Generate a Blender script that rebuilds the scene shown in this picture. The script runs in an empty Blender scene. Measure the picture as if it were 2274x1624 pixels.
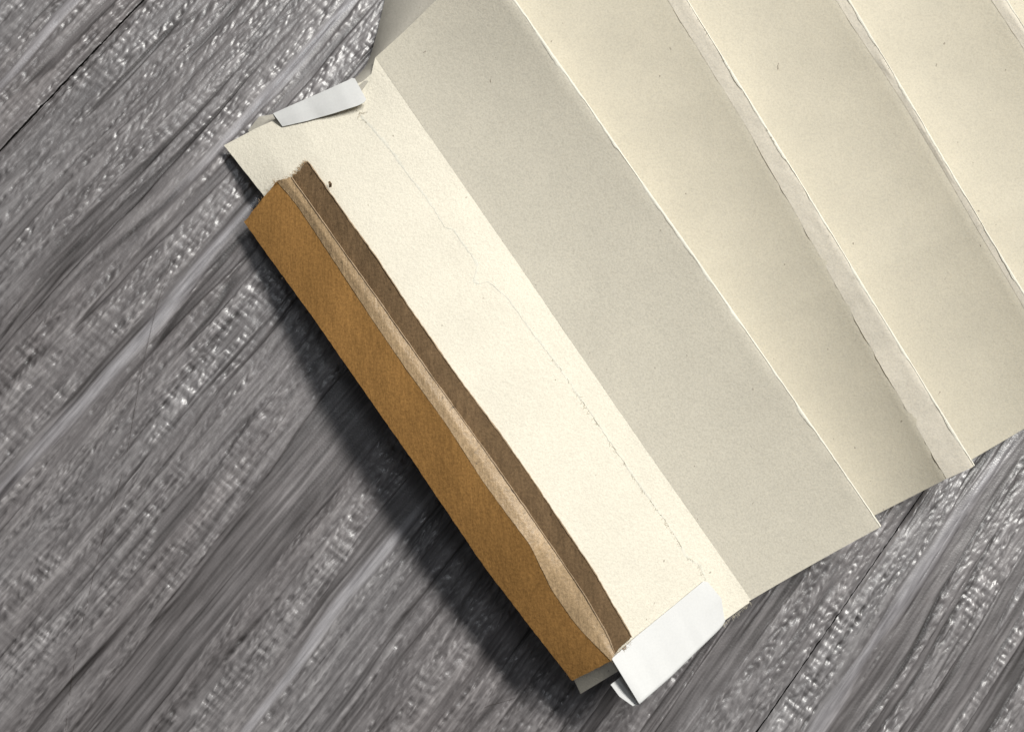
import bpy, math, random
import numpy as np
from mathutils import Vector, Matrix

random.seed(7)
SC = bpy.context.scene
COL = SC.collection

# ------------------------------------------------------------------ camera
PX = 8.8e-5                     # metres per reference unit on the floor (reference frame 2273 x 1624)
RW, RH, FPX = 2273.0, 1624.0, 2000.0
TILT = math.radians(8.6)
GD = Vector((0.63, 0.777, 0)).normalized()          # direction of the wood grain on the floor
FWD = Vector((GD.x * math.sin(TILT), GD.y * math.sin(TILT), -math.cos(TILT)))
CAMP = -FWD * (FPX * PX)
RIGHT = Vector((1, 0, 0)); RIGHT = (RIGHT - FWD * RIGHT.dot(FWD)).normalized()
UP = RIGHT.cross(FWD).normalized()
cam_d = bpy.data.cameras.new("camera"); cam = bpy.data.objects.new("camera", cam_d); COL.objects.link(cam)
m = Matrix((RIGHT, UP, -FWD)).transposed().to_4x4(); m.translation = CAMP
cam.matrix_world = m
cam_d.sensor_width = 36.0; cam_d.lens = 36.0 * FPX / RW
cam_d.clip_start = 0.005; cam_d.clip_end = 20.0
cam_d.dof.use_dof = True
cam_d.dof.focus_distance = FPX * PX - 0.0095
cam_d.dof.aperture_fstop = 17.0
SC.camera = cam

# ------------------------------------------------------------------ light
w = bpy.data.worlds.new("World"); SC.world = w; w.use_nodes = True
w.node_tree.nodes["Background"].inputs[0].default_value = (0.93, 0.96, 1.0, 1)
w.node_tree.nodes["Background"].inputs[1].default_value = 0.075

def lamp(name, az_dir, elev, dist, size, power, color):
    d = bpy.data.lights.new(name, 'AREA'); d.shape = 'RECTANGLE'; d.size, d.size_y = size; d.energy = power; d.color = color
    o = bpy.data.objects.new(name, d); COL.objects.link(o)
    h = Vector((az_dir[0], az_dir[1], 0)).normalized()
    p = h * math.cos(elev) * dist + Vector((0, 0, math.sin(elev) * dist))
    o.location = p
    o.rotation_euler = (-p).to_track_quat('-Z', 'Y').to_euler()
    return o
# a long tube fitting up to the right, roughly parallel to the folds
lamp("tube_lamp", (0.69, 0.72), math.radians(50), 1.05, (0.72, 0.13), 18.3, (1.0, 0.985, 0.935))
lamp("ceiling_panel", (0.25, 0.97), math.radians(69), 1.3, (0.40, 0.3), 1.6, (0.90, 0.95, 1.0))
SC.view_settings.view_transform = 'Standard'
SC.view_settings.look = 'None'
SC.view_settings.exposure = 0.0

# ------------------------------------------------------------------ helpers
def P(u, v, z):
    """World point seen at reference position (u, v) lying z millimetres above the floor."""
    d = FWD * FPX + RIGHT * (u - RW / 2) + UP * (RH / 2 - v)
    t = (z * 1e-3 - CAMP.z) / d.z
    return np.array(CAMP + d * t)

def px_of(pts):
    """reference position of world points, for ruling straight folds"""
    d = np.asarray(pts) - np.array(CAMP); t = d @ np.array(FWD)
    return np.stack([RW / 2 + FPX * (d @ np.array(RIGHT)) / t, RH / 2 - FPX * (d @ np.array(UP)) / t], 1)

def vnoise(x, y, seed=0):
    """value noise in 0..1, vectorised"""
    x = np.asarray(x, float); y = np.asarray(y, float)
    xi = np.floor(x).astype(np.int64); yi = np.floor(y).astype(np.int64)
    fx = x - xi; fy = y - yi
    fx = fx * fx * (3 - 2 * fx); fy = fy * fy * (3 - 2 * fy)
    def h(a, b):
        n = (a * 374761393 + b * 668265263 + seed * 1442695041) & 0xFFFFFFFF
        n = ((n ^ (n >> 13)) * 1274126177) & 0xFFFFFFFF
        n = ((n ^ (n >> 16)) * 2246822519) & 0xFFFFFFFF
        return ((n ^ (n >> 15)) & 0xFFFFFF) / float(0xFFFFFF)
    return (h(xi, yi) * (1 - fx) + h(xi + 1, yi) * fx) * (1 - fy) + (h(xi, yi + 1) * (1 - fx) + h(xi + 1, yi + 1) * fx) * fy

def fbm(x, y, seed=0, o=3):
    s = 0; a = 1; t = 0
    for i in range(o):
        s = s + a * vnoise(x * 2 ** i, y * 2 ** i, seed + 17 * i); t += a; a *= 0.5
    return s / t

def sstep(a, b, x):
    t = np.clip((x - a) / (b - a), 0, 1); return t * t * (3 - 2 * t)

def link(name, me, mat, parent=None):
    o = bpy.data.objects.new(name, me); COL.objects.link(o)
    if mat: me.materials.append(mat)
    if parent: o.parent = parent
    return o

def mesh_grid(name, pts, smooth=True):
    """one surface from an (n, m, 3) array"""
    n, m_, _ = pts.shape
    me = bpy.data.meshes.new(name)
    idx = np.arange(n * m_).reshape(n, m_)
    q = np.stack([idx[:-1, :-1], idx[1:, :-1], idx[1:, 1:], idx[:-1, 1:]], -1).reshape(-1, 4)
    me.vertices.add(n * m_); me.vertices.foreach_set("co", pts.reshape(-1).astype(np.float32))
    me.loops.add(q.size); me.loops.foreach_set("vertex_index", q.reshape(-1).astype(np.int32))
    me.polygons.add(len(q)); me.polygons.foreach_set("loop_start", (np.arange(len(q)) * 4).astype(np.int32))
    me.update(calc_edges=True)
    if smooth: me.polygons.foreach_set("use_smooth", np.ones(len(q), bool))
    return me

def sheet(name, g, th, mat, parent, sharp=25, up=True):
    """paper / card: an (n, m, 3) grid given real thickness (th in mm, downwards from the grid)"""
    n, m_, _ = g.shape
    du = np.gradient(g, axis=0); dv = np.gradient(g, axis=1)
    nr = np.cross(du, dv); nr /= (np.linalg.norm(nr, axis=2, keepdims=True) + 1e-12)
    if nr[..., 2].mean() < 0: nr = -nr; flip = True
    else: flip = False
    bot = g - nr * th * 1e-3
    V = np.concatenate([g.reshape(-1, 3), bot.reshape(-1, 3)])
    idx = np.arange(n * m_).reshape(n, m_)
    q = np.stack([idx[:-1, :-1], idx[1:, :-1], idx[1:, 1:], idx[:-1, 1:]], -1).reshape(-1, 4)
    if flip: q = q[:, ::-1]
    b = q[:, ::-1] + n * m_
    ring = np.concatenate([idx[0, :-1], idx[:-1, -1], idx[-1, :0:-1], idx[:0:-1, 0]])
    nx = np.roll(ring, -1)
    s = np.stack([ring, nx, nx + n * m_, ring + n * m_], -1)
    if not flip: pass
    else: s = s[:, ::-1]
    F = np.concatenate([q, b, s])
    me = bpy.data.meshes.new(name)
    me.from_pydata(V.tolist(), [], F.tolist()); me.validate(); me.update()
    me.polygons.foreach_set("use_smooth", np.ones(len(me.polygons), bool))
    me.set_sharp_from_angle(angle=math.radians(sharp))
    return link(name, me, mat, parent)

def rail(px, z, n, jit=0.0, seed=0, freq=60):
    """resample a traced line to n points; z is a list of heights along it (mm)"""
    p = np.array(px, float)
    s = np.concatenate([[0], np.cumsum(np.linalg.norm(np.diff(p, axis=0), axis=1))])
    t = np.linspace(0, s[-1], n)
    u = np.interp(t, s, p[:, 0]); v = np.interp(t, s, p[:, 1])
    # soften the polyline
    k = max(1, n // 60); ker = np.ones(2 * k + 1) / (2 * k + 1)
    if freq and n > 40:
        def sm(a): return np.convolve(np.concatenate([2 * a[0] - a[k:0:-1], a, 2 * a[-1] - a[-2:-k - 2:-1]]), ker, 'valid')
        u = sm(u); v = sm(v)
    if jit:
        f = np.linspace(0, s[-1] / 10, n)
        j = (fbm(f, f * 0 + seed * 3.1, seed, 4) - 0.5) * 2 * jit
        u = u + j * 0.82; v = v - j * 0.57
    zz = np.interp(np.linspace(0, 1, n), np.linspace(0, 1, len(z)), z)
    return np.array([P(a, b, c) for a, b, c in zip(u, v, zz)])

def loft(rails, sub, ease=None):
    """rails: list of (n,3); sub: cells between neighbours"""
    out = []
    for i in range(len(rails) - 1):
        k = sub[i]
        for j in range(k):
            f = j / k
            out.append(rails[i] * (1 - f) + rails[i + 1] * f)
    out.append(rails[-1])
    return np.stack(out, 1)

def wave(g, amp, scale, seed, aniso=1.0):
    """gentle unevenness of hand-folded paper, amp in mm, scale in mm"""
    x = g[..., 0] * 1000 / scale; y = g[..., 1] * 1000 / scale
    al = (x * 0.583 - y * 0.812) / aniso; ac = x * 0.812 + y * 0.583
    g = g.copy(); g[..., 2] += (fbm(al + 50, ac + 50, seed, 3) - 0.5) * 2 * amp * 1e-3
    return g

def tubes(name, paths, r, mat, parent, sides=4):
    V = []; F = []
    for p in paths:
        p = np.array(p); n = len(p); b0 = len(V)
        rr = r if np.isscalar(r) else r[len(V) % len(r)]
        for i in range(n):
            d = p[min(i + 1, n - 1)] - p[max(i - 1, 0)]; d = d / (np.linalg.norm(d) + 1e-12)
            a = np.cross(d, [0.13, 0.21, 0.97]); a /= np.linalg.norm(a) + 1e-12; b = np.cross(d, a)
            taper = 1.0 if sides > 4 else (1 - 0.5 * i / n)
            for k in range(sides):
                an = 2 * math.pi * k / sides
                V.append(p[i] + (a * math.cos(an) + b * math.sin(an)) * rr * taper)
        for i in range(n - 1):
            for k in range(sides):
                k2 = (k + 1) % sides
                F.append((b0 + i * sides + k, b0 + i * sides + k2, b0 + (i + 1) * sides + k2, b0 + (i + 1) * sides + k))
    me = bpy.data.meshes.new(name); me.from_pydata([tuple(v) for v in V], [], F); me.update()
    me.polygons.foreach_set("use_smooth", np.ones(len(me.polygons), bool))
    return link(name, me, mat, parent)

# ------------------------------------------------------------------ materials
class NT:
    def __init__(s, name):
        s.m = bpy.data.materials.new(name); s.m.use_nodes = True
        s.t = s.m.node_tree; s.t.nodes.clear()
        s.out = s.n('ShaderNodeOutputMaterial')
    def n(s, typ, **k):
        o = s.t.nodes.new(typ)
        for a, b in k.items(): setattr(o, a, b)
        return o
    def l(s, a, b): s.t.links.new(a, b)
    def noise(s, scale, detail=3, rough=0.55, vec=None):
        o = s.n('ShaderNodeTexNoise'); o.inputs['Scale'].default_value = scale
        o.inputs['Detail'].default_value = detail; o.inputs['Roughness'].default_value = rough
        if vec is not None: s.l(vec, o.inputs['Vector'])
        return o.outputs['Fac']
    def ramp(s, fac, stops):
        o = s.n('ShaderNodeValToRGB'); e = o.color_ramp.elements
        while len(e) < len(stops): e.new(0.5)
        for q, (p, c) in zip(e, stops): q.position = p; q.color = (*c, 1) if len(c) == 3 else c
        s.l(fac, o.inputs[0]); return o.outputs[0]
    def mix(s, fac, a, b, mode='MIX'):
        o = s.n('ShaderNodeMix', data_type='RGBA', blend_type=mode)
        for sock, v in ((o.inputs['Factor'], fac), (o.inputs['A'], a), (o.inputs['B'], b)):
            if isinstance(v, (int, float)): sock.default_value = v
            elif isinstance(v, tuple): sock.default_value = (*v, 1)
            else: s.l(v, sock)
        return o.outputs['Result']
    def coord(s, scale=(1, 1, 1), rot=(0, 0, 0)):
        c = s.n('ShaderNodeTexCoord'); mp = s.n('ShaderNodeMapping')
        mp.inputs['Scale'].default_value = scale; mp.inputs['Rotation'].default_value = rot
        s.l(c.outputs['Object'], mp.inputs['Vector']); return mp.outputs['Vector']

def paper(name, col, trans=0.22, speck=True, bump=0.25, mott=0.05, rough=0.85, spec=0.15, grain=1.0):
    k = NT(name); v = k.coord()
    big = k.noise(90, 3, 0.6, v); fine = k.noise(2600, 3, 0.65, v); fib = k.noise(900, 4, 0.7, v)
    c0 = tuple(x * (1 - mott) for x in col); c1 = tuple(min(0.9, x * (1 + mott * 0.6)) for x in col)
    c = k.ramp(big, [(0.3, c0), (0.7, c1)])
    g = k.ramp(fine, [(0.32, (1 - .13 * grain,) * 3), (0.6, (1, 1, 1))])
    c = k.mix(1.0, c, g, 'MULTIPLY')
    if speck:
        # sparse little fibres and specks in the pulp
        vo = k.n('ShaderNodeTexVoronoi'); vo.voronoi_dimensions = '2D'; vo.inputs['Scale'].default_value = 260
        mp = k.coord((1.0, 0.55, 1), (0, 0, 0.6)); wob = k.n('ShaderNodeVectorMath', operation='ADD')
        nn = k.n('ShaderNodeTexNoise'); nn.inputs['Scale'].default_value = 800; k.l(mp, nn.inputs['Vector'])
        sc = k.n('ShaderNodeVectorMath', operation='SCALE'); sc.inputs['Scale'].default_value = 0.0016
        k.l(nn.outputs['Color'], sc.inputs[0]); k.l(mp, wob.inputs[0]); k.l(sc.outputs[0], wob.inputs[1])
        k.l(wob.outputs[0], vo.inputs['Vector'])
        d = k.ramp(vo.outputs['Distance'], [(0.012, (1, 1, 1)), (0.034, (0, 0, 0))])
        sep = k.n('ShaderNodeSeparateColor'); k.l(vo.outputs['Color'], sep.inputs[0])
        pick = k.n('ShaderNodeMath', operation='GREATER_THAN'); pick.inputs[1].default_value = 0.72; k.l(sep.outputs[0], pick.inputs[0])
        mm = k.n('ShaderNodeMath', operation='MULTIPLY'); k.l(d, mm.inputs[0]); k.l(pick.outputs[0], mm.inputs[1])
        m2 = k.n('ShaderNodeMath', operation='MULTIPLY'); k.l(mm.outputs[0], m2.inputs[0]); k.l(sep.outputs[1], m2.inputs[1])
        c = k.mix(m2.outputs[0], c, (0.20, 0.15, 0.11))
    b = k.n('ShaderNodeBsdfPrincipled'); k.l(c, b.inputs['Base Color'])
    b.inputs['Roughness'].default_value = rough; b.inputs['Specular IOR Level'].default_value = spec
    bp = k.n('ShaderNodeBump'); bp.inputs['Strength'].default_value = bump; bp.inputs['Distance'].default_value = 0.00012
    ad = k.n('ShaderNodeMath', operation='MULTIPLY_ADD'); ad.inputs[1].default_value = 0.6; k.l(fine, ad.inputs[0]); k.l(fib, ad.inputs[2])
    k.l(ad.outputs[0], bp.inputs['Height']); k.l(bp.outputs[0], b.inputs['Normal'])
    if trans:
        tr = k.n('ShaderNodeBsdfTranslucent'); k.l(k.mix(1.0, c, (1.0, 0.93, 0.76), 'MULTIPLY'), tr.inputs[0])
        mx = k.n('ShaderNodeMixShader'); mx.inputs[0].default_value = trans
        k.l(b.outputs[0], mx.inputs[1]); k.l(tr.outputs[0], mx.inputs[2]); k.l(mx.outputs[0], k.out.inputs[0])
    else: k.l(b.outputs[0], k.out.inputs[0])
    return k.m

def kraft(name, col, var=0.18, rough=0.6, spec=0.3, fine_s=2200, bump=0.4, streak=0.5, flecks=True):
    k = NT(name); v = k.coord(); ang = math.atan2(0.812, 0.583)
    sv = k.coord((1, 0.16, 1), (0, 0, math.radians(35.7)))
    big = k.noise(120, 4, 0.6, sv); fine = k.noise(fine_s, 3, 0.7, v); fib = k.noise(1300, 4, 0.7, sv)
    lo = tuple(x * (1 - var) for x in col); hi = tuple(x * (1 + var) for x in col)
    c = k.ramp(big, [(0.28, lo), (0.72, hi)])
    c = k.mix(1.0, c, k.ramp(fine, [(0.3, (0.72,) * 3), (0.65, (1.15,) * 3)]), 'MULTIPLY')
    c = k.mix(streak, c, k.mix(1.0, c, k.ramp(fib, [(0.3, (0.75, 0.73, 0.7)), (0.68, (1.22, 1.2, 1.15))]), 'MULTIPLY'))
    dark = k.noise(700, 2, 0.5, v)
    if flecks: c = k.mix(1.0, c, k.ramp(dark, [(0.24, (0.45,) * 3), (0.33, (1, 1, 1))]), 'MULTIPLY')
    b = k.n('ShaderNodeBsdfPrincipled'); k.l(c, b.inputs['Base Color'])
    b.inputs['Roughness'].default_value = rough; b.inputs['Specular IOR Level'].default_value = spec
    bp = k.n('ShaderNodeBump'); bp.inputs['Strength'].default_value = bump; bp.inputs['Distance'].default_value = 0.00025
    ad = k.n('ShaderNodeMath', operation='MULTIPLY_ADD'); ad.inputs[1].default_value = 0.5; k.l(fine, ad.inputs[0]); k.l(fib, ad.inputs[2])
    k.l(ad.outputs[0], bp.inputs['Height']); k.l(bp.outputs[0], b.inputs['Normal'])
    k.l(b.outputs[0], k.out.inputs[0]); return k.m

M_CREAM = paper("cream_paper", (0.815, 0.768, 0.655), trans=0.15, bump=0.9, mott=0.04)
M_PLEAT = paper("pleat_paper", (0.772, 0.728, 0.622), trans=0.25, bump=0.4, mott=0.035, grain=1.25)  # greyer than the later pleats: its cooler light put into the colour
M_PLEAT2 = paper("later_pleat_paper", (0.79, 0.742, 0.622), trans=0.30, bump=0.35, mott=0.045)
M_BAND = paper("glued_band_paper", (0.86, 0.81, 0.71), trans=0.3, bump=0.45, speck=False)
M_WORN = paper("worn_fold_paper", (0.84, 0.815, 0.72), trans=0.2, speck=False, bump=0.5, mott=0.08)
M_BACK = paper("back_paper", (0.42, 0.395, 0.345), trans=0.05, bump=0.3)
M_WHITE = paper("white_paper", (0.715, 0.716, 0.712), trans=0.12, speck=False, bump=0.12, mott=0.01, grain=0.3)
M_GOLD = kraft("kraft_outer", (0.298, 0.158, 0.052), rough=0.72, spec=0.06, var=0.14, streak=0.45, flecks=False)
M_TAN = kraft("kraft_edge", (0.37, 0.26, 0.15), rough=0.42, spec=0.45, var=0.15, bump=0.7)
M_DARK = kraft("brown_board", (0.125, 0.082, 0.046), rough=0.9, spec=0.08, var=0.28, bump=0.9, streak=0.8)
M_FIBRE = paper("paper_fibre", (0.74, 0.68, 0.55), trans=0.2, speck=False, bump=0)
M_KFIBRE = kraft("kraft_fibre", (0.36, 0.24, 0.12), bump=0)
M_HAIR = NT("hair"); _b = M_HAIR.n('ShaderNodeBsdfPrincipled'); _b.inputs['Base Color'].default_value = (0.035, 0.022, 0.016, 1); _b.inputs['Roughness'].default_value = 0.45
M_HAIR.l(_b.outputs[0], M_HAIR.out.inputs[0]); M_HAIR = M_HAIR.m

def floor_mat():
    k = NT("grey_wood_floor")
    at = k.n('ShaderNodeAttribute'); at.attribute_name = 'tone'
    v = k.coord((1, 1, 1))
    sv = k.coord((0.09, 1, 1), (0, 0, 0))   # object axes are along / across the grain
    fine = k.noise(1500, 3, 0.65, sv); big = k.noise(40, 3, 0.6, sv); sp = k.noise(2800, 2, 0.6, v)
    c = k.ramp(at.outputs['Fac'], [(0.0, (0.020, 0.017, 0.016)), (0.35, (0.086, 0.080, 0.081)), (0.6, (0.164, 0.155, 0.158)), (1.0, (0.33, 0.318, 0.322))])
    c = k.mix(1.0, c, k.ramp(fine, [(0.3, (0.72,) * 3), (0.7, (1.2,) * 3)]), 'MULTIPLY')
    c = k.mix(1.0, c, k.ramp(big, [(0.3, (0.9, 0.86, 0.85)), (0.7, (1.06, 1.07, 1.08))]), 'MULTIPLY')
    ap0 = k.n('ShaderNodeAttribute'); ap0.attribute_name = 'polish_sheen'
    c = k.mix(ap0.outputs['Fac'], c, k.mix(1.0, c, (0.985, 1.0, 1.035), 'MULTIPLY'))  # sheen of the polished stretches tinted cooler into the colour
    b = k.n('ShaderNodeBsdfPrincipled'); k.l(c, b.inputs['Base Color'])
    r = k.ramp(fine, [(0.2, (0.32,) * 3), (0.8, (0.42,) * 3)]); ap = k.n('ShaderNodeAttribute'); ap.attribute_name = 'polish_sheen'
    k.l(k.mix(ap.outputs['Fac'], r, (0.25, 0.25, 0.25)), b.inputs['Roughness'])
    b.inputs['Specular IOR Level'].default_value = 0.95
    bp = k.n('ShaderNodeBump'); bp.inputs['Strength'].default_value = 0.35; bp.inputs['Distance'].default_value = 0.00012
    ad = k.n('ShaderNodeMath', operation='ADD'); k.l(fine, ad.inputs[0]); k.l(sp, ad.inputs[1])
    k.l(ad.outputs[0], bp.inputs['Height']); k.l(bp.outputs[0], b.inputs['Normal'])
    k.l(b.outputs[0], k.out.inputs[0]); return k.m
M_FLOOR = floor_mat()
_k = NT("floor_base"); _b = _k.n('ShaderNodeBsdfPrincipled'); _b.inputs['Base Color'].default_value = (0.02, 0.018, 0.016, 1); _b.inputs['Roughness'].default_value = 0.9
_k.l(_b.outputs[0], _k.out.inputs[0]); M_BASE = _k.m

# ------------------------------------------------------------------ floor
CD = np.array([GD.y, -GD.x, 0.0])          # across the grain, towards lower right
GA = np.array(GD)
def ab(u, v):
    p = P(u, v, 0); return float(p @ GA) * 1000, float(p @ CD) * 1000     # mm
corners = [ab(*c) for c in ((0, 0), (RW, 0), (0, RH), (RW, RH))]
a0 = min(c[0] for c in corners) - 8; a1 = max(c[0] for c in corners) + 8
b0 = min(c[1] for c in corners) - 8; b1 = max(c[1] for c in corners) + 8
SEAM = [0.5 * (ab(301, 0)[1] + ab(0, 347)[1]), ab(1900, 1310)[1]]

def axis(lo, hi, flo, fhi, step):
    """fine inside flo..fhi, coarser and coarser outside it"""
    mid = np.arange(max(lo, flo), min(hi, fhi), step)
    left = []; x = mid[0]; s = step
    while x > lo: s *= 1.25; x -= s; left.append(max(x, lo))
    right = []; x = mid[-1]; s = step
    while x < hi: s *= 1.25; x += s; right.append(min(x, hi))
    r = np.concatenate([np.array(left[::-1]), mid, np.array(right)])
    return np.unique(r)

def plank(lo, hi, seed, parent):
    A = axis(a0 - 220, a1 + 220, a0, a1, 0.36); B = axis(lo, hi, b0, b1, 0.20)
    a, b = np.meshgrid(A, B, indexing='ij')
    # the grain wanders a little
    bw = b + (fbm(a / 75, b / 40, seed, 2) - 0.5) * 5.0 + (fbm(a / 14, b / 5, seed + 5, 2) - 0.5) * 0.7
    bands = fbm(a / 120 + 3, bw / 4.6, seed + 1, 2)
    strips = fbm(a / 70, bw / 2.0, seed + 2, 2)
    q = 0.55 * bands + 0.45 * strips
    rough = sstep(0.385, 0.41, q)                                       # embossed plateaus vs smooth channels
    rough = rough * sstep(0.16, 0.23, fbm(a / 30, bw / 2.4, seed + 8, 2))
    # a few smooth, rounded, polished stretches, their sheen also painted as lighter tone
    pol_sheen = np.zeros_like(a)
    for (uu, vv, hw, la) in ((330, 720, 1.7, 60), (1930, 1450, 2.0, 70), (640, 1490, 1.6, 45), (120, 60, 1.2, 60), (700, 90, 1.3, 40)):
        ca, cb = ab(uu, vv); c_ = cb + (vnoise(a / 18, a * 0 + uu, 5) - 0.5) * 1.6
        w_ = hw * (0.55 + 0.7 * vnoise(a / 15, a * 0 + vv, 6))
        pol_sheen = np.maximum(pol_sheen, np.clip(1 - ((b - c_) / w_) ** 2, 0, 1) * np.exp(-((a - ca) / la) ** 4))
    rough = rough * (1 - sstep(0.0, 0.25, pol_sheen))
    # pore lines along the grain, broken up into short beads
    lines = 0.6 * vnoise(a / 7.0, bw / 0.34, seed + 3) + 0.4 * vnoise(a / 12.0, bw / 0.8, seed + 33)
    beads = vnoise(a / 0.85 + 9 * vnoise(bw * 0 + 1, bw / 0.6, seed + 30), bw / 0.55, seed + 4)
    checks = vnoise(a / 0.62, bw / 2.6, seed + 6)
    wv = sstep(0.42, 0.62, fbm(a / 22, bw / 9, seed + 7, 2))            # where cross checks show
    tex = 0.36 * lines + 0.60 * beads + 0.5 * wv * (checks - 0.3)
    amp = 0.55 + 0.9 * sstep(0.3, 0.7, fbm(a / 12, bw / 1.6, seed + 16, 2))
    # thin dark pores
    g1 = np.abs(vnoise(a / 90, bw / 1.5, seed + 9) - 0.5); groove = 1 - sstep(0.0, 0.07, g1)
    groove *= sstep(0.35, 0.6, vnoise(a / 20, bw / 2.2, seed + 10))
    edge = np.clip(1 - np.abs(q - 0.38) / 0.022, 0, 1)                   # rim between smooth and embossed wood
    groove = np.maximum(groove * 0.7, edge * sstep(0.25, 0.6, vnoise(a / 25, bw / 5, seed + 14)))
    h = 0.35 * (bands - 0.5) + 0.26 * rough + rough * amp * 0.50 * (tex - 0.5) + (1 - rough) * 0.05 * (lines - 0.5) - 0.14 * groove
    h += pol_sheen * (0.16 + 0.22 * (fbm(a / 7, bw / 4, seed + 21, 2) - 0.5))
    h += 0.35 * (fbm(a / 50, bw / 7, seed + 12, 2) - 0.5) + (1 - rough) * (0.22 * (fbm(a / 9, bw / 2.2, seed + 15, 2) - 0.5) + 0.05 * vnoise(a / 1.6, bw / 0.5, seed + 18))
    tone = 0.50 + (1 - rough) * (0.30 * (vnoise(a / 22, bw / 0.33, seed + 31) - 0.5) + 0.22 * (vnoise(a / 9, bw / 0.6, seed + 32) - 0.5)) + 0.55 * pol_sheen * (0.4 + 0.8 * fbm(a / 5, bw / 0.9, seed + 23, 3)) + 0.12 * (strips - 0.5) + 0.11 * rough + rough * amp * 0.42 * (tex - 0.5) + (0.10 + 0.12 * rough) * (lines - 0.5)  # polished stretches lightened: sheen painted into the print tone
    tone += 0.30 * (fbm(a / 40, bw / 0.8, seed + 13, 3) - 0.5)
    tone -= 0.40 * groove
    tone = np.clip(tone, 0, 1)
    # rounded plank edge
    e = np.minimum(b - lo, hi - b); h -= 0.55 * (1 - sstep(0, 0.9, e)) ** 2
    pts = np.stack([a, b, h - 0.1], -1) * 1e-3
    # object axes: x along the grain, y across it
    pts[..., 1] *= -1
    me = mesh_grid("plank", pts[:, ::-1])
    at = me.attributes.new('tone', 'FLOAT', 'POINT'); at.data.foreach_set('value', tone[:, ::-1].reshape(-1).astype(np.float32))
    at = me.attributes.new('polish_sheen', 'FLOAT', 'POINT'); at.data.foreach_set('value', pol_sheen[:, ::-1].reshape(-1).astype(np.float32))
    return link("plank", me, M_FLOOR, parent)

GAMMA = math.atan2(GD.y, GD.x)
fme = bpy.data.meshes.new("floor")
S = 0.45
fme.from_pydata([(-S, -S, -.004), (S, -S, -.004), (S, S, -.004), (-S, S, -.004), (-S, -S, -.0022), (S, -S, -.0022), (S, S, -.0022), (-S, S, -.0022)], [],
                [(3, 2, 1, 0), (4, 5, 6, 7), (0, 1, 5, 4), (1, 2, 6, 5), (2, 3, 7, 6), (3, 0, 4, 7)])
floor = link("floor", fme, M_BASE); floor["kind"] = "structure"
floor.rotation_euler = (0, 0, GAMMA)
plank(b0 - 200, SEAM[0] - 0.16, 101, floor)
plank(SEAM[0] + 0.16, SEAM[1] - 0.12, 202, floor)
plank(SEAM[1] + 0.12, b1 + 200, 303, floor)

# ------------------------------------------------------------------ the folded paper thing
root = bpy.data.objects.new("accordion_folder", None); COL.objects.link(root)
root["label"] = "handmade cream paper accordion folder with brown kraft spine and white tabs on grey floor"
root["category"] = "paper folder"
root.location = (0, 0, 0)

N = 170
G0 = [(542, 493), (586, 555), (695, 705), (800, 856), (913, 1017), (978, 1114), (1074, 1256), (1181, 1396), (1270, 1510)]
G1 = [(614, 403), (654, 449), (725, 555), (826, 709), (906, 826), (988, 938), (1063, 1055), (1112, 1124), (1178, 1211), (1223, 1307), (1281, 1390), (1356, 1466)]
T1 = [(648, 394), (717, 491), (762, 555), (853, 683), (932, 796), (996, 886), (1110, 1045), (1178, 1143), (1230, 1219), (1295, 1314), (1349, 1408), (1365, 1449)]
D1 = [(684, 358), (717, 403), (783, 498), (826, 555), (913, 687), (1026, 848), (1110, 960), (1178, 1056), (1243, 1154), (1315, 1260), (1404, 1412)]
TL = [(800, 257), (858, 322), (896, 375), (932, 421), (965, 465), (986, 504), (1006, 510), (1044, 564), (1060, 591), (1051, 622), (1060, 630), (1084, 625), (1124, 659), (1164, 714), (1189, 748),
      (1245, 819), (1287, 881), (1404, 1054), (1438, 1102), (1479, 1157), (1513, 1211), (1519, 1232), (1554, 1256), (1568, 1287), (1600, 1372)]
V0 = [(842, 142), (885, 202), (984, 350), (1088, 499), (1171, 610), (1263, 751), (1352, 881), (1472, 1054), (1547, 1157), (1667, 1331)]
R1 = [(1069, -105), (1142, 0), (1213, 104), (1268, 178), (1332, 273), (1390, 365), (1530, 545), (1684, 777), (1790, 931), (1857, 1025), (1955, 1168)]
B2 = [(1350, -200), (1478, 0), (1665, 287), (1739, 428), (1829, 590), (1936, 777), (2015, 916), (2101, 1062)]
R2 = [(1390, -210), (1525, 0), (1665, 230), (1771, 393), (1862, 545), (1931, 666), (2004, 777), (2060, 871), (2113, 949), (2161, 1034)]
B3 = [(1690, -250), (1853, 0), (1894, 66), (1948, 142), (2012, 236), (2088, 365), (2166, 508), (2240, 628), (2330, 785), (2388, 884)]
R3 = [(1722, -260), (1886, 8), (1960, 127), (2025, 230), (2104, 365), (2181, 508), (2255, 623), (2340, 758), (2412, 872)]
B4 = [(2020, -300), (2198, 4), (2273, 100), (2440, 370), (2660, 705), (2686, 748)]
R4 = [(2060, -310), (2239, 8), (2273, 62), (2480, 370), (2690, 700), (2712, 735)]
R5 = [(2390, -350), (2570, -40), (2760, 260), (2980, 600), (3060, 740)]

def fair(line, deg=3, keep=0.15):
    p = np.array(line, float); s = np.concatenate([[0], np.cumsum(np.linalg.norm(np.diff(p, axis=0), axis=1))]); s /= s[-1]
    f = np.stack([np.polyval(np.polyfit(s, p[:, i], deg), s) for i in (0, 1)], 1)
    return [tuple(q) for q in f * (1 - keep) + p * keep]
R1, R2, R3, R4, B2, B4, V0 = [fair(l) for l in (R1, R2, R3, R4, B2, B4, V0)]
B3 = fair(B3, 3, 0.5)
def shift(line, du, dv): return [(u + du, v + dv) for u, v in line]

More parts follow.
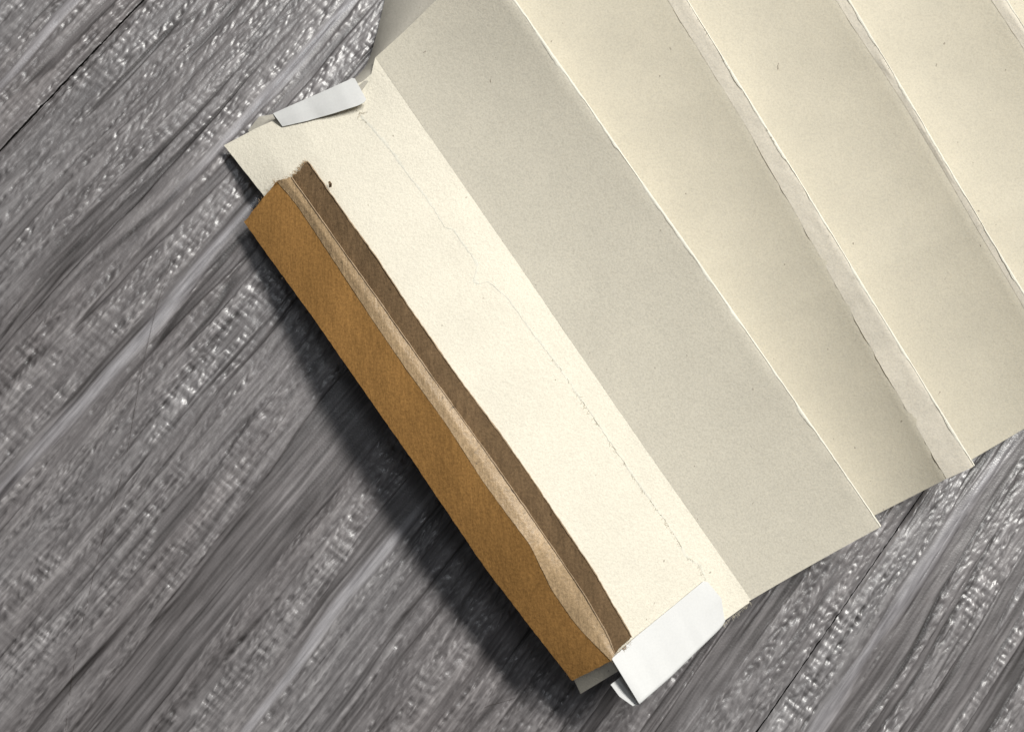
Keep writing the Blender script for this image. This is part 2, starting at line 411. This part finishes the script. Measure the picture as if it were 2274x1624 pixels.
# front panel: runs under the kraft strips, bends down into the flap at the lower left
fF0 = rail([(497, 323), (590, 440), (775, 705), (1000, 1040), (1190, 1335), (1289, 1539)], [2.0, 5.6, 10.2, 11.8, 11.8, 11.2, 7.5], N, 0.5, 3)
fF1 = rail([(568, 285), (654, 420), (826, 690), (988, 925), (1112, 1110), (1223, 1285), (1374, 1488)], [3.4, 10.4, 14.6, 15.4, 14.8], N)
fFD = rail([(650, 248)] + D1[2:-1] + [(1425, 1462)], [4.9, 10.6, 13.3, 13.5, 13.0], N)
fTL = rail([(806, 180), (905, 330), (1070, 560), (1240, 800), (1400, 1030), (1530, 1220), (1606, 1378)], [6.4, 9.3, 10.4, 9.9, 8.6], N)
fV0 = rail([(838, 152)] + V0[1:-1] + [(1664, 1336)], [7.0, 8.7, 9.6, 9.2, 7.0], N)
g = loft([fF0, fF1, fFD, fTL, fV0], [8, 5, 16, 6]); g = wave(g, 0.18, 22, 11)
# hand-cut ends
for i in (0, -1):
    pass
sheet("front_panel", g, 0.22, M_CREAM, root, sharp=50)
FG = g.reshape(-1, 3).copy()
def on_front(pts, lift):
    """drop points onto the front panel's surface, lift mm above it"""
    q = pts.reshape(-1, 3).copy()
    for i in range(0, len(q), 400):
        d = ((q[i:i + 400, None, :2] - FG[None, :, :2]) ** 2).sum(2)
        k = np.argpartition(d, 6, axis=1)[:, :6]; ww = 1 / (np.take_along_axis(d, k, 1) + 1e-9)
        q[i:i + 400, 2] = (FG[k, 2] * ww).sum(1) / ww.sum(1) + lift * 1e-3
    return q.reshape(pts.shape)

def rail_on(px, lift, n, jit=0.0, seed=0, freq=60):
    """trace laid on the front panel, lift mm above it (number or list along the line)"""
    lf = np.interp(np.linspace(0, 1, n), np.linspace(0, 1, len(np.atleast_1d(lift))), np.atleast_1d(lift))
    w_ = rail(px, [10], n, jit, seed, freq); uv = px_of(w_)
    for _ in range(4):
        z = on_front(w_, 0)[:, 2] * 1000 + lf
        w_ = np.array([P(q_[0], q_[1], c) for q_, c in zip(uv, z)])
    return w_

# the back sheet, seen past the front panel's upper edge
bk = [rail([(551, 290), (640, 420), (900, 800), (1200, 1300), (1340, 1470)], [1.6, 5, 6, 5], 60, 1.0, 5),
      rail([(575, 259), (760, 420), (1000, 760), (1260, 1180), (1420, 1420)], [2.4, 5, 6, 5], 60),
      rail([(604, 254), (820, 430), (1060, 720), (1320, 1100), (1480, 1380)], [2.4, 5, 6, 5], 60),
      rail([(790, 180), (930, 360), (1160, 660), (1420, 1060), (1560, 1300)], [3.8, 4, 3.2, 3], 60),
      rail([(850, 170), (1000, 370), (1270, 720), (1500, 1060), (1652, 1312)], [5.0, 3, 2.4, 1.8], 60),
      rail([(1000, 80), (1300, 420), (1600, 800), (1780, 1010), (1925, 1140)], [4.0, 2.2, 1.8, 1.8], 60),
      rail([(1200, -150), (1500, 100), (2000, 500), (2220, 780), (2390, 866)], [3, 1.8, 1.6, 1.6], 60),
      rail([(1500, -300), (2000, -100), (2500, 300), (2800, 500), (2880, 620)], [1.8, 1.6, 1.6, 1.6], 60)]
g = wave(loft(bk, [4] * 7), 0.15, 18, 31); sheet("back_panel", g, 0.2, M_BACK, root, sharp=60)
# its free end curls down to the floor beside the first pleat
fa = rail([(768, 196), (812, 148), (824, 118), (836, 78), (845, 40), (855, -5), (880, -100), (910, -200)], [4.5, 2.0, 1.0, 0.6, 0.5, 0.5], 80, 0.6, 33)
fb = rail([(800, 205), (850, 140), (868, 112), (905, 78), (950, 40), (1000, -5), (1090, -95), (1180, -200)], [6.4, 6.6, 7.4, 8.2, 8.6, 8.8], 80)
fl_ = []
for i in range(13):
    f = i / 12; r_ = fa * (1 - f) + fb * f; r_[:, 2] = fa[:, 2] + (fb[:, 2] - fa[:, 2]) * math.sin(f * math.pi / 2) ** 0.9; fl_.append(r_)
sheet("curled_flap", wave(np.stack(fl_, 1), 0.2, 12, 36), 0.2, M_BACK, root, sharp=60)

# glued flange with a torn left edge, lying on the front panel, then the first pleat rising from it
zTL = [10.0, 10.95, 11.5, 10.95, 10.15]
NT_ = 420
tl = rail_on(TL, 0.03, NT_, 2.2, 9, 0)
v0 = rail_on([(833, 128)] + V0[1:], 0.035, NT_)
g = on_front(loft([tl, v0], [7]), 0.035)
fo = sheet("glued_flange", g, 0.03, M_CREAM, root)
lw = (0.10 + 0.42 * np.clip(fbm(np.linspace(0, 70, NT_), np.zeros(NT_), 77, 3) * 1.8 - 0.45, 0, 1))[:, None] * 1e-3
lA = tl - np.array([0.82, 0.57, 0]) * lw * 0.5; lB = tl + np.array([0.82, 0.57, 0]) * lw
lp = np.stack([on_front(lA, 0.005), on_front(tl, 0.05), on_front(lB, 0.04)], 1)
sheet("torn_lip", lp, 0.03, M_WORN, fo, sharp=70)

def ridge_gap(seed, lo, hi, n):
    return lo + (hi - lo) * np.clip(fbm(np.linspace(0, 14, n), np.zeros(n) + seed, seed, 3) * 1.6 - 0.3, 0, 1)

def lerp_line(line, n): 
    p = np.array(line, float); s = np.concatenate([[0], np.cumsum(np.linalg.norm(np.diff(p, axis=0), axis=1))])
    t = np.linspace(0, s[-1], n); return np.stack([np.interp(t, s, p[:, 0]), np.interp(t, s, p[:, 1])], 1)

def pleat(base, mids, ridge, zr, drop_z, seed, nb=200):
    """a panel from its valley to a worn ridge fold, then the hidden face dropping behind it"""
    R = rail(ridge, zr, nb, 0.5, seed)
    gap = ridge_gap(seed, 0.15, 0.75, nb)
    if mids is not None: gap = np.minimum(gap, 0.45 * np.linalg.norm(mids - R, axis=1) * 1000)
    ra = R - (np.array([0.82, 0.57, 0]) * gap[:, None] + np.array([0, 0, 0.06])) * 1e-3
    rb = R + np.array([0.00025, 0.00018, -0.0002])
    rv = R.copy(); rv[:, :2] -= np.array([0.0004, 0.0002]); rv[:, 2] = np.linspace(drop_z[0], drop_z[1], nb) * 1e-3
    return R, ra, rb, rv

# pleat one
nb = 200
R, ra, rb, rv1 = pleat(None, None, R1, [16.5, 16.3, 16.0, 14.8, 11.8], (8.0, 6.6), 21, nb)
v0b = rail_on([(833, 128)] + V0[1:], 0.035, nb)
prof = []
for i in range(19):
    f = i / 18; q = v0b * (1 - f) + ra * f; q[:, 2] = v0b[:, 2] + (ra[:, 2] - v0b[:, 2]) * (0.55 * f + 0.45 * f * f); prof.append(q)
g = loft(prof + [R, rb, rv1], [1] * 18 + [2, 1, 4])
o = sheet("pleat", wave(g, 0.14, 24, 41), 0.16, M_PLEAT, root, sharp=22)
def worn(R, seed, parent, lo=0.06, hi=0.45):
    n = 400; t = np.linspace(0, 1, n); ti = np.linspace(0, 1, len(R))
    L = np.stack([np.interp(t, ti, R[:, i]) for i in range(3)], 1)
    wd = lo + (hi - lo) * np.clip(fbm(t * 30, t * 0 + seed, seed + 2, 4) * 2.2 - 0.75, 0, 1) 
    wd = wd * (0.8 + 0.4 * vnoise(t * 160, t * 0, seed))
    A = L - np.array([0.82, 0.57, 0.16]) * wd[:, None] * 1e-3 + np.array([0, 0, 0.00003])
    B = L + np.array([0.00016, 0.00011, -0.00008])
    g = loft([A, 0.5 * (A + L) + np.array([0, 0, 0.00006]), L + np.array([0, 0, 0.00007]), B], [1, 1, 1])
    sheet("worn_edge", g, 0.06, M_WORN, parent, sharp=60)
worn(wave(R[:, None, :], 0.14, 24, 41)[:, 0], 91, o)

def later_pleat(rv, band, ridge, zb, zr, drop, seed, lift, frac=0.42):
    Rpx = px_of(rail(ridge, zr, nb)); Bpx = px_of(rail(band, zr, nb))
    zR = np.interp(np.linspace(0, 1, nb), np.linspace(0, 1, len(zr)), zr)
    wd = np.linalg.norm(Rpx - Bpx, axis=1) * PX * 1000 * 0.93
    zB = zR - 0.27 * wd - 0.05
    Bd = np.array([P(q_[0], q_[1], z_) for q_, z_ in zip(Bpx, zB)])
    R, ra, rb, nv = pleat(None, Bd, ridge, zr, drop, seed)
    prof = []
    K = 16; Vpx = px_of(rv)
    for i in range(K + 1):
        f = i / K
        zz = rv[:, 2] * 1000 + (zB - rv[:, 2] * 1000) * (0.34 * f + 0.66 * f ** 1.8)   # concave sag, steepening towards the ridge
        uv = Vpx * (1 - f) + Bpx * f
        prof.append(np.array([P(q_[0], q_[1], z_) for q_, z_ in zip(uv, zz)]))
    g = loft(prof + [ra - np.array([0, 0, 0.0002]), R - np.array([0, 0, 0.00015]), rb, nv], [1] * K + [4, 1, 1, 4])
    o = sheet("pleat", wave(g, 0.16, 26, seed), 0.16, M_PLEAT2, root, sharp=22)
    # the extra strip glued along the fold: crinkled, slightly proud
    bb = Bd.copy(); jj = (fbm(np.linspace(0, 40, nb), np.zeros(nb), seed + 3, 3) - 0.5)
    jj *= np.clip((wd - 1.2) / 2.5, 0.0, 1.0); bb[:, 0] += jj * 0.0004; bb[:, 1] += jj * 0.0003
    gb = loft([bb, bb * 0.55 + ra * 0.45, ra, R, rb], [3, 3, 2, 1]); gb = wave(gb, 0.16, 26, seed)
    x = np.linspace(0, 60, nb)[:, None]; y = np.arange(gb.shape[1])[None, :]
    inner = np.clip(np.minimum(y, gb.shape[1] - 1 - y), 0, 2) / 2.0
    gb[..., 2] += 0.00003 + (fbm(x * 0.8 + 0 * y, y * 0.5 + 0 * x, seed + 5, 3) - 0.5) * 0.00016 * inner * np.clip((wd - 1.0) / 2.5, 0.0, 1.0)[:, None]
    sheet("fold_band", gb, 0.035, M_BAND, o, sharp=40)
    worn(wave(R[:, None, :], 0.16, 26, seed)[:, 0] + np.array([0, 0, 0.00004]), seed + 70, o, 0.05, 0.4)
    return nv
rv1[:, :] = rail(shift(R1[:-1], -6, 4) + [(1936, 1146)], [8.0, 7.6, 7.0, 3.6], nb)
rv2 = later_pleat(rv1, B2, R2, [13.0, 13.2, 13.0, 12.4], [14.0, 14.3, 13.8, 11.2], (7.8, 6.4), 22, 0)
rv2[:, :] = rail(shift(R2[:-1], -6, 4) + [(2146, 1026)], [7.8, 7.4, 6.8, 3.4], nb)
rv3 = later_pleat(rv2, B3, R3, [13.4, 13.6, 13.4, 12.8], [14.0, 14.3, 13.8, 11.2], (7.8, 6.4), 23, 0)
rv3[:, :] = rail(shift(R3[:-1], -6, 4) + [(2397, 866)], [7.8, 7.4, 6.8, 3.4], nb)
rv4 = later_pleat(rv3, B4, R4, [13.2, 13.4, 13.2, 12.6], [14.0, 14.3, 13.8, 11.2], (7.8, 6.4), 24, 0)
rv4[:, :] = rail(shift(R4[:-1], -6, 4) + [(2697, 728)], [7.8, 7.4, 6.8, 3.4], nb)
R5b = shift(R5, -40, 20)
later_pleat(rv4, R5b, R5, [13.2, 13.4, 13.2, 12.6], [14.0, 14.3, 13.8, 11.2], (7.8, 6.4), 25, 0)

# kraft spine: outer face sloping away, glossy folded edge on top, dark inner strip
spine = bpy.data.objects.new("kraft_spine", None)
zG0 = [3.0, 9.8, 12.4, 12.6, 12.0]; zG1 = [8.8, 13.7, 16.0, 16.4, 15.8]; zT1 = [8.7, 13.3, 15.3, 15.4, 14.7]; zD1 = [8.0, 12.1, 13.9, 14.1, 13.6]
NK = 240
g0 = rail(G0, zG0, NK, 1.0, 51); g1 = rail_on(G1, [1.0, 1.3, 1.5, 1.5, 1.2], NK, 0.8, 52); t1 = rail_on(T1, [1.35, 1.5, 1.6, 1.5, 1.35], NK, 0.8, 53); d1 = rail_on(D1, 0.6, NK, 1.4, 54)
t1d = rail_on(T1, 0.62, NK, 0.8, 53)
def rag(g, seed, amp, end=0):
    """ragged cut at an end of a strip (amp mm along its length)"""
    m_ = g.shape[1]; dirv = g[1] - g[0]; dirv = (dirv.T / np.linalg.norm(dirv, axis=1)).T
    j = (fbm(np.linspace(0, m_ * 0.8, m_), np.zeros(m_) + seed, seed, 3) - 0.5) * 2 * amp * 1e-3
    for i in range(5):
        g[i] += dirv * (j * (1 - i / 5))[:, None]
        g[-1 - i] += dirv * (-j[::-1] * 0.5 * (1 - i / 5))[:, None]
    return g
lip = np.array([0.0, 0.0, 0.00025])
gg = loft([g0, 0.5 * (g0 + g1) + np.array([0, 0, 0.00012]), g1], [9, 9]); gg = rag(wave(gg, 0.08, 12, 61), 71, 0.22)
cover = sheet("kraft_cover", gg, 0.5, M_GOLD, root, sharp=60)
gt = loft([g1 + np.array([0.00002, 0.00002, 0.00008]), 0.5 * (g1 + t1) + lip, t1], [5, 5]); gt = rag(wave(gt, 0.07, 5, 62), 72, 0.3)
sheet("folded_edge", gt, 0.45, M_TAN, root, sharp=60)
t1b = t1d - np.array([0.0003, 0.0002, 0])
gd = loft([t1b, 0.5 * (t1b + d1) + np.array([0, 0, 0.0001]), d1], [5, 5]); gd = rag(wave(gd, 0.1, 6, 63), 73, 0.45)
sheet("inner_strip", gd, 0.5, M_DARK, root, sharp=60)
# pale raw paper rims along both long cuts of the dark strip
def rim(line, off, w_, mat, seed):
    a = line + off; n = len(a)
    wv = (0.4 + 0.8 * fbm(np.linspace(0, 30, n), np.zeros(n), seed, 3))[:, None] * w_ * 1e-3
    b = a + np.array([0.82, 0.57, 0]) * wv
    return np.stack([a, 0.5 * (a + b) + np.array([0, 0, 0.00007]), b], 1)
M_RIM = kraft("raw_kraft_rim", (0.36, 0.26, 0.165), bump=0.4)
sheet("raw_rim", rim(t1, np.array([-0.00012, -0.00008, 0.00012]), 0.26, M_RIM, 81), 0.25, M_RIM, root, sharp=60)
sheet("raw_rim", rim(d1, np.array([-0.00018, -0.00012, 0.00016]), 0.26, M_RIM, 82), 0.25, M_RIM, root, sharp=60)

# white paper tabs wrapped round the two ends of the front panel
def tab_grid(top, zt, bottom, zb, n=26, k=14):
    """top edge polyline -> outer fold polyline"""
    a = rail(top, zt, n, 0, 0, 0); b = rail(bottom, zb, n, 0, 0, 0)
    return a, b
# upper tab: inner edge, outer (wrapped) edge, then back underneath
ti = rail_on([(627, 281), (680, 269), (740, 252), (796, 234), (808, 228), (813, 221)], [0.25, 0.3, 0.4, 0.9, 1.2, 1.2], 26, 0, 0, 0)
to = rail_on([(606, 252), (660, 228), (720, 202), (775, 177), (783, 172), (788, 175)], [0.9, 1.0, 1.2, 1.6, 1.9, 1.9], 26, 0, 0, 0)
und_a = to + np.array([0, 0, -0.0026]); und_b = und_a * 0.5 + ti * 0.5; und_b[:, 2] = und_a[:, 2] - 0.0006
out = np.array(FWD) * 0 + (to - ti); out[:, 2] = 0; out = out / np.linalg.norm(out, axis=1, keepdims=True) * 0.0004
g = loft([ti, 0.5 * (ti + to) + np.array([0, 0, 0.00005]), ti * 0.08 + to * 0.92, to, to + out + np.array([0, 0, -0.0013]), und_a, und_b], [6, 6, 1, 3, 3, 5])
o = sheet("paper_tab", g, 0.12, M_WHITE, root, sharp=60); o["label"] = "narrow white tab folded over the upper edge, its right end lifted"
# lower tab
ti = rail_on([(1358, 1461), (1406, 1417), (1440, 1389), (1500, 1340), (1552, 1297), (1564, 1287), (1571, 1291)], [0.9, 0.7, 0.45, 0.35, 0.35, 0.4, 0.4], 26, 0, 0, 0)
to = rail_on([(1419, 1561), (1455, 1530), (1490, 1499), (1545, 1445), (1594, 1398), (1607, 1383), (1610, 1376)], [1.2, 0.9, 0.6, 0.5, 0.5, 0.5, 0.5], 26, 0, 0, 0)
mid = 0.5 * (ti + to) + np.array([0, 0, 0.0001])
bow = np.linspace(0, 1, len(mid))[:, None]; mid += np.array([0.0009, 0.0005, 0]) * np.clip(bow * 6 - 5, 0, 1)
out = (to - ti); out[:, 2] = 0; out = out / np.linalg.norm(out, axis=1, keepdims=True) * 0.0003
sl = np.clip(1 - np.arange(len(ti)) / 7.0, 0, 1)[:, None] ** 1.3; LD = np.array([-0.84, -0.54, 0])
ua = to + np.array([0, 0, -0.0010]) + sl * LD * 0.0011
uc = to * 0.72 + ti * 0.28; uc[:, 2] = to[:, 2] - 0.0015; uc += sl * LD * 0.0022
ub = to * 0.45 + ti * 0.55; ub[:, 2] = to[:, 2] - 0.0017; ub += sl * LD * 0.0024
g = loft([ti, mid, ti * 0.05 + to * 0.95, to, to + out + np.array([0, 0, -0.0005]), ua, uc, ub], [7, 7, 1, 3, 3, 5, 5])
o = sheet("paper_tab", g, 0.14, M_WHITE, root, sharp=60); o["label"] = "wide white tab folded around the lower end beside the kraft spine"

# torn fibres
rs = np.random.RandomState(5)
def tufts(line, zs, n, length, spread, seed, lift=0.3, dirn=None):
    r = np.random.RandomState(seed); out = []
    pts = rail(line, zs, 200, 0, 0, 0)
    for _ in range(n):
        p = pts[r.randint(0, 200)].copy(); p[2] += 0.0001
        th = r.uniform(0, 2 * math.pi) if dirn is None else dirn + r.normal(0, spread)
        L = length * r.uniform(0.4, 1.2) * 1e-3; path = [p.copy()]
        for s in range(5):
            th += r.normal(0, 0.45); p = p + np.array([math.cos(th), math.sin(th), lift * r.uniform(-0.4, 1)]) * L / 5; path.append(p.copy())
        out.append(path)
    return out
path = tufts([(606, 408), (650, 396)], [6.6, 6.9], 34, 0.9, 0.6, 1, 0.5, math.radians(120)) + tufts([(648, 394), (684, 358)], [6.9, 6.4], 60, 0.9, 0.6, 2, 0.5, math.radians(125)) \
     + tufts([(684, 360), (745, 440)], [6.2, 8.0], 16, 0.8, 0.8, 3, 0.3, math.radians(30)) + tufts([(1352, 1464), (1400, 1420)], [15.3, 14.0], 34, 0.8, 0.8, 4, 0.2, math.radians(-60)) \
     + tufts([(545, 490), (606, 408)], [3.1, 5.6], 14, 0.6, 0.6, 14, 0.4, math.radians(130)) + tufts([(590, 560), (1270, 1510)], [5.5, 12.0], 30, 0.5, 0.8, 15, 0.1, math.radians(215))
o = tubes("frayed_fibre", path, 0.000035, M_KFIBRE, root, 3); o["kind"] = "stuff"
path = tufts(TL, [6.6, 9.3, 10.5, 10.0, 8.8], 200, 0.9, 0.9, 6, 0.15, math.radians(200)) + tufts([(1605, 1384), (1667, 1333)], [8.4, 6.3], 50, 0.8, 0.7, 7, -0.2, math.radians(-60)) \
     + tufts([(786, 240), (806, 252)], [6.6, 6.6], 12, 1.0, 1.2, 8, 0.4) + tufts(R1[1:], [14.3, 14.4, 13.7], 70, 0.5, 0.9, 9, 0.2, math.radians(215)) \
     + tufts(R2[1:], [14.2, 14.3, 13.5], 50, 0.5, 0.9, 10, 0.2, math.radians(215)) + tufts(R3[1:6], [14.2, 14.3], 40, 0.5, 0.9, 11, 0.2, math.radians(215))
o = tubes("torn_fibre", path, 0.00003, M_FIBRE, root, 3); o["kind"] = "stuff"
# a curled flake of kraft clinging beside the dark strip
fl = np.stack([rail_on([(728, 404), (732, 402)], [0.5, 0.9], 2, 0, 0, 0), rail_on([(730, 409), (736, 407)], [0.9, 1.3], 2, 0, 0, 0), rail_on([(730, 417), (736, 415)], [0.4, 0.8], 2, 0, 0, 0)])
sheet("kraft_flake", fl, 0.08, M_RIM, root)

# ------------------------------------------------------------------ loose hairs on the floor
def hair(pts, label, z=0.18):
    p = rail(pts, [z, z + 0.25, z, z + 0.2, z], 70)
    c = p[0].copy(); c[2] = 0
    o = tubes("hair_strand", [p - c], 0.000022, M_HAIR, None, 5); o.location = c
    o["label"] = label; o["category"] = "hair"; o["group"] = "loose hairs on the floor"
hair([(379, 575), (369, 613), (348, 678), (314, 822), (295, 930), (286, 985), (266, 1072), (242, 1142), (207, 1278), (182, 1387), (161, 1493), (147, 1601), (144, 1650)], "long thin dark hair lying across the grain of the bare floor left of the folder")
hair([(1066, 1574), (1090, 1563), (1120, 1556), (1146, 1547)], "short dark hair on the floor below the kraft spine's lower end")
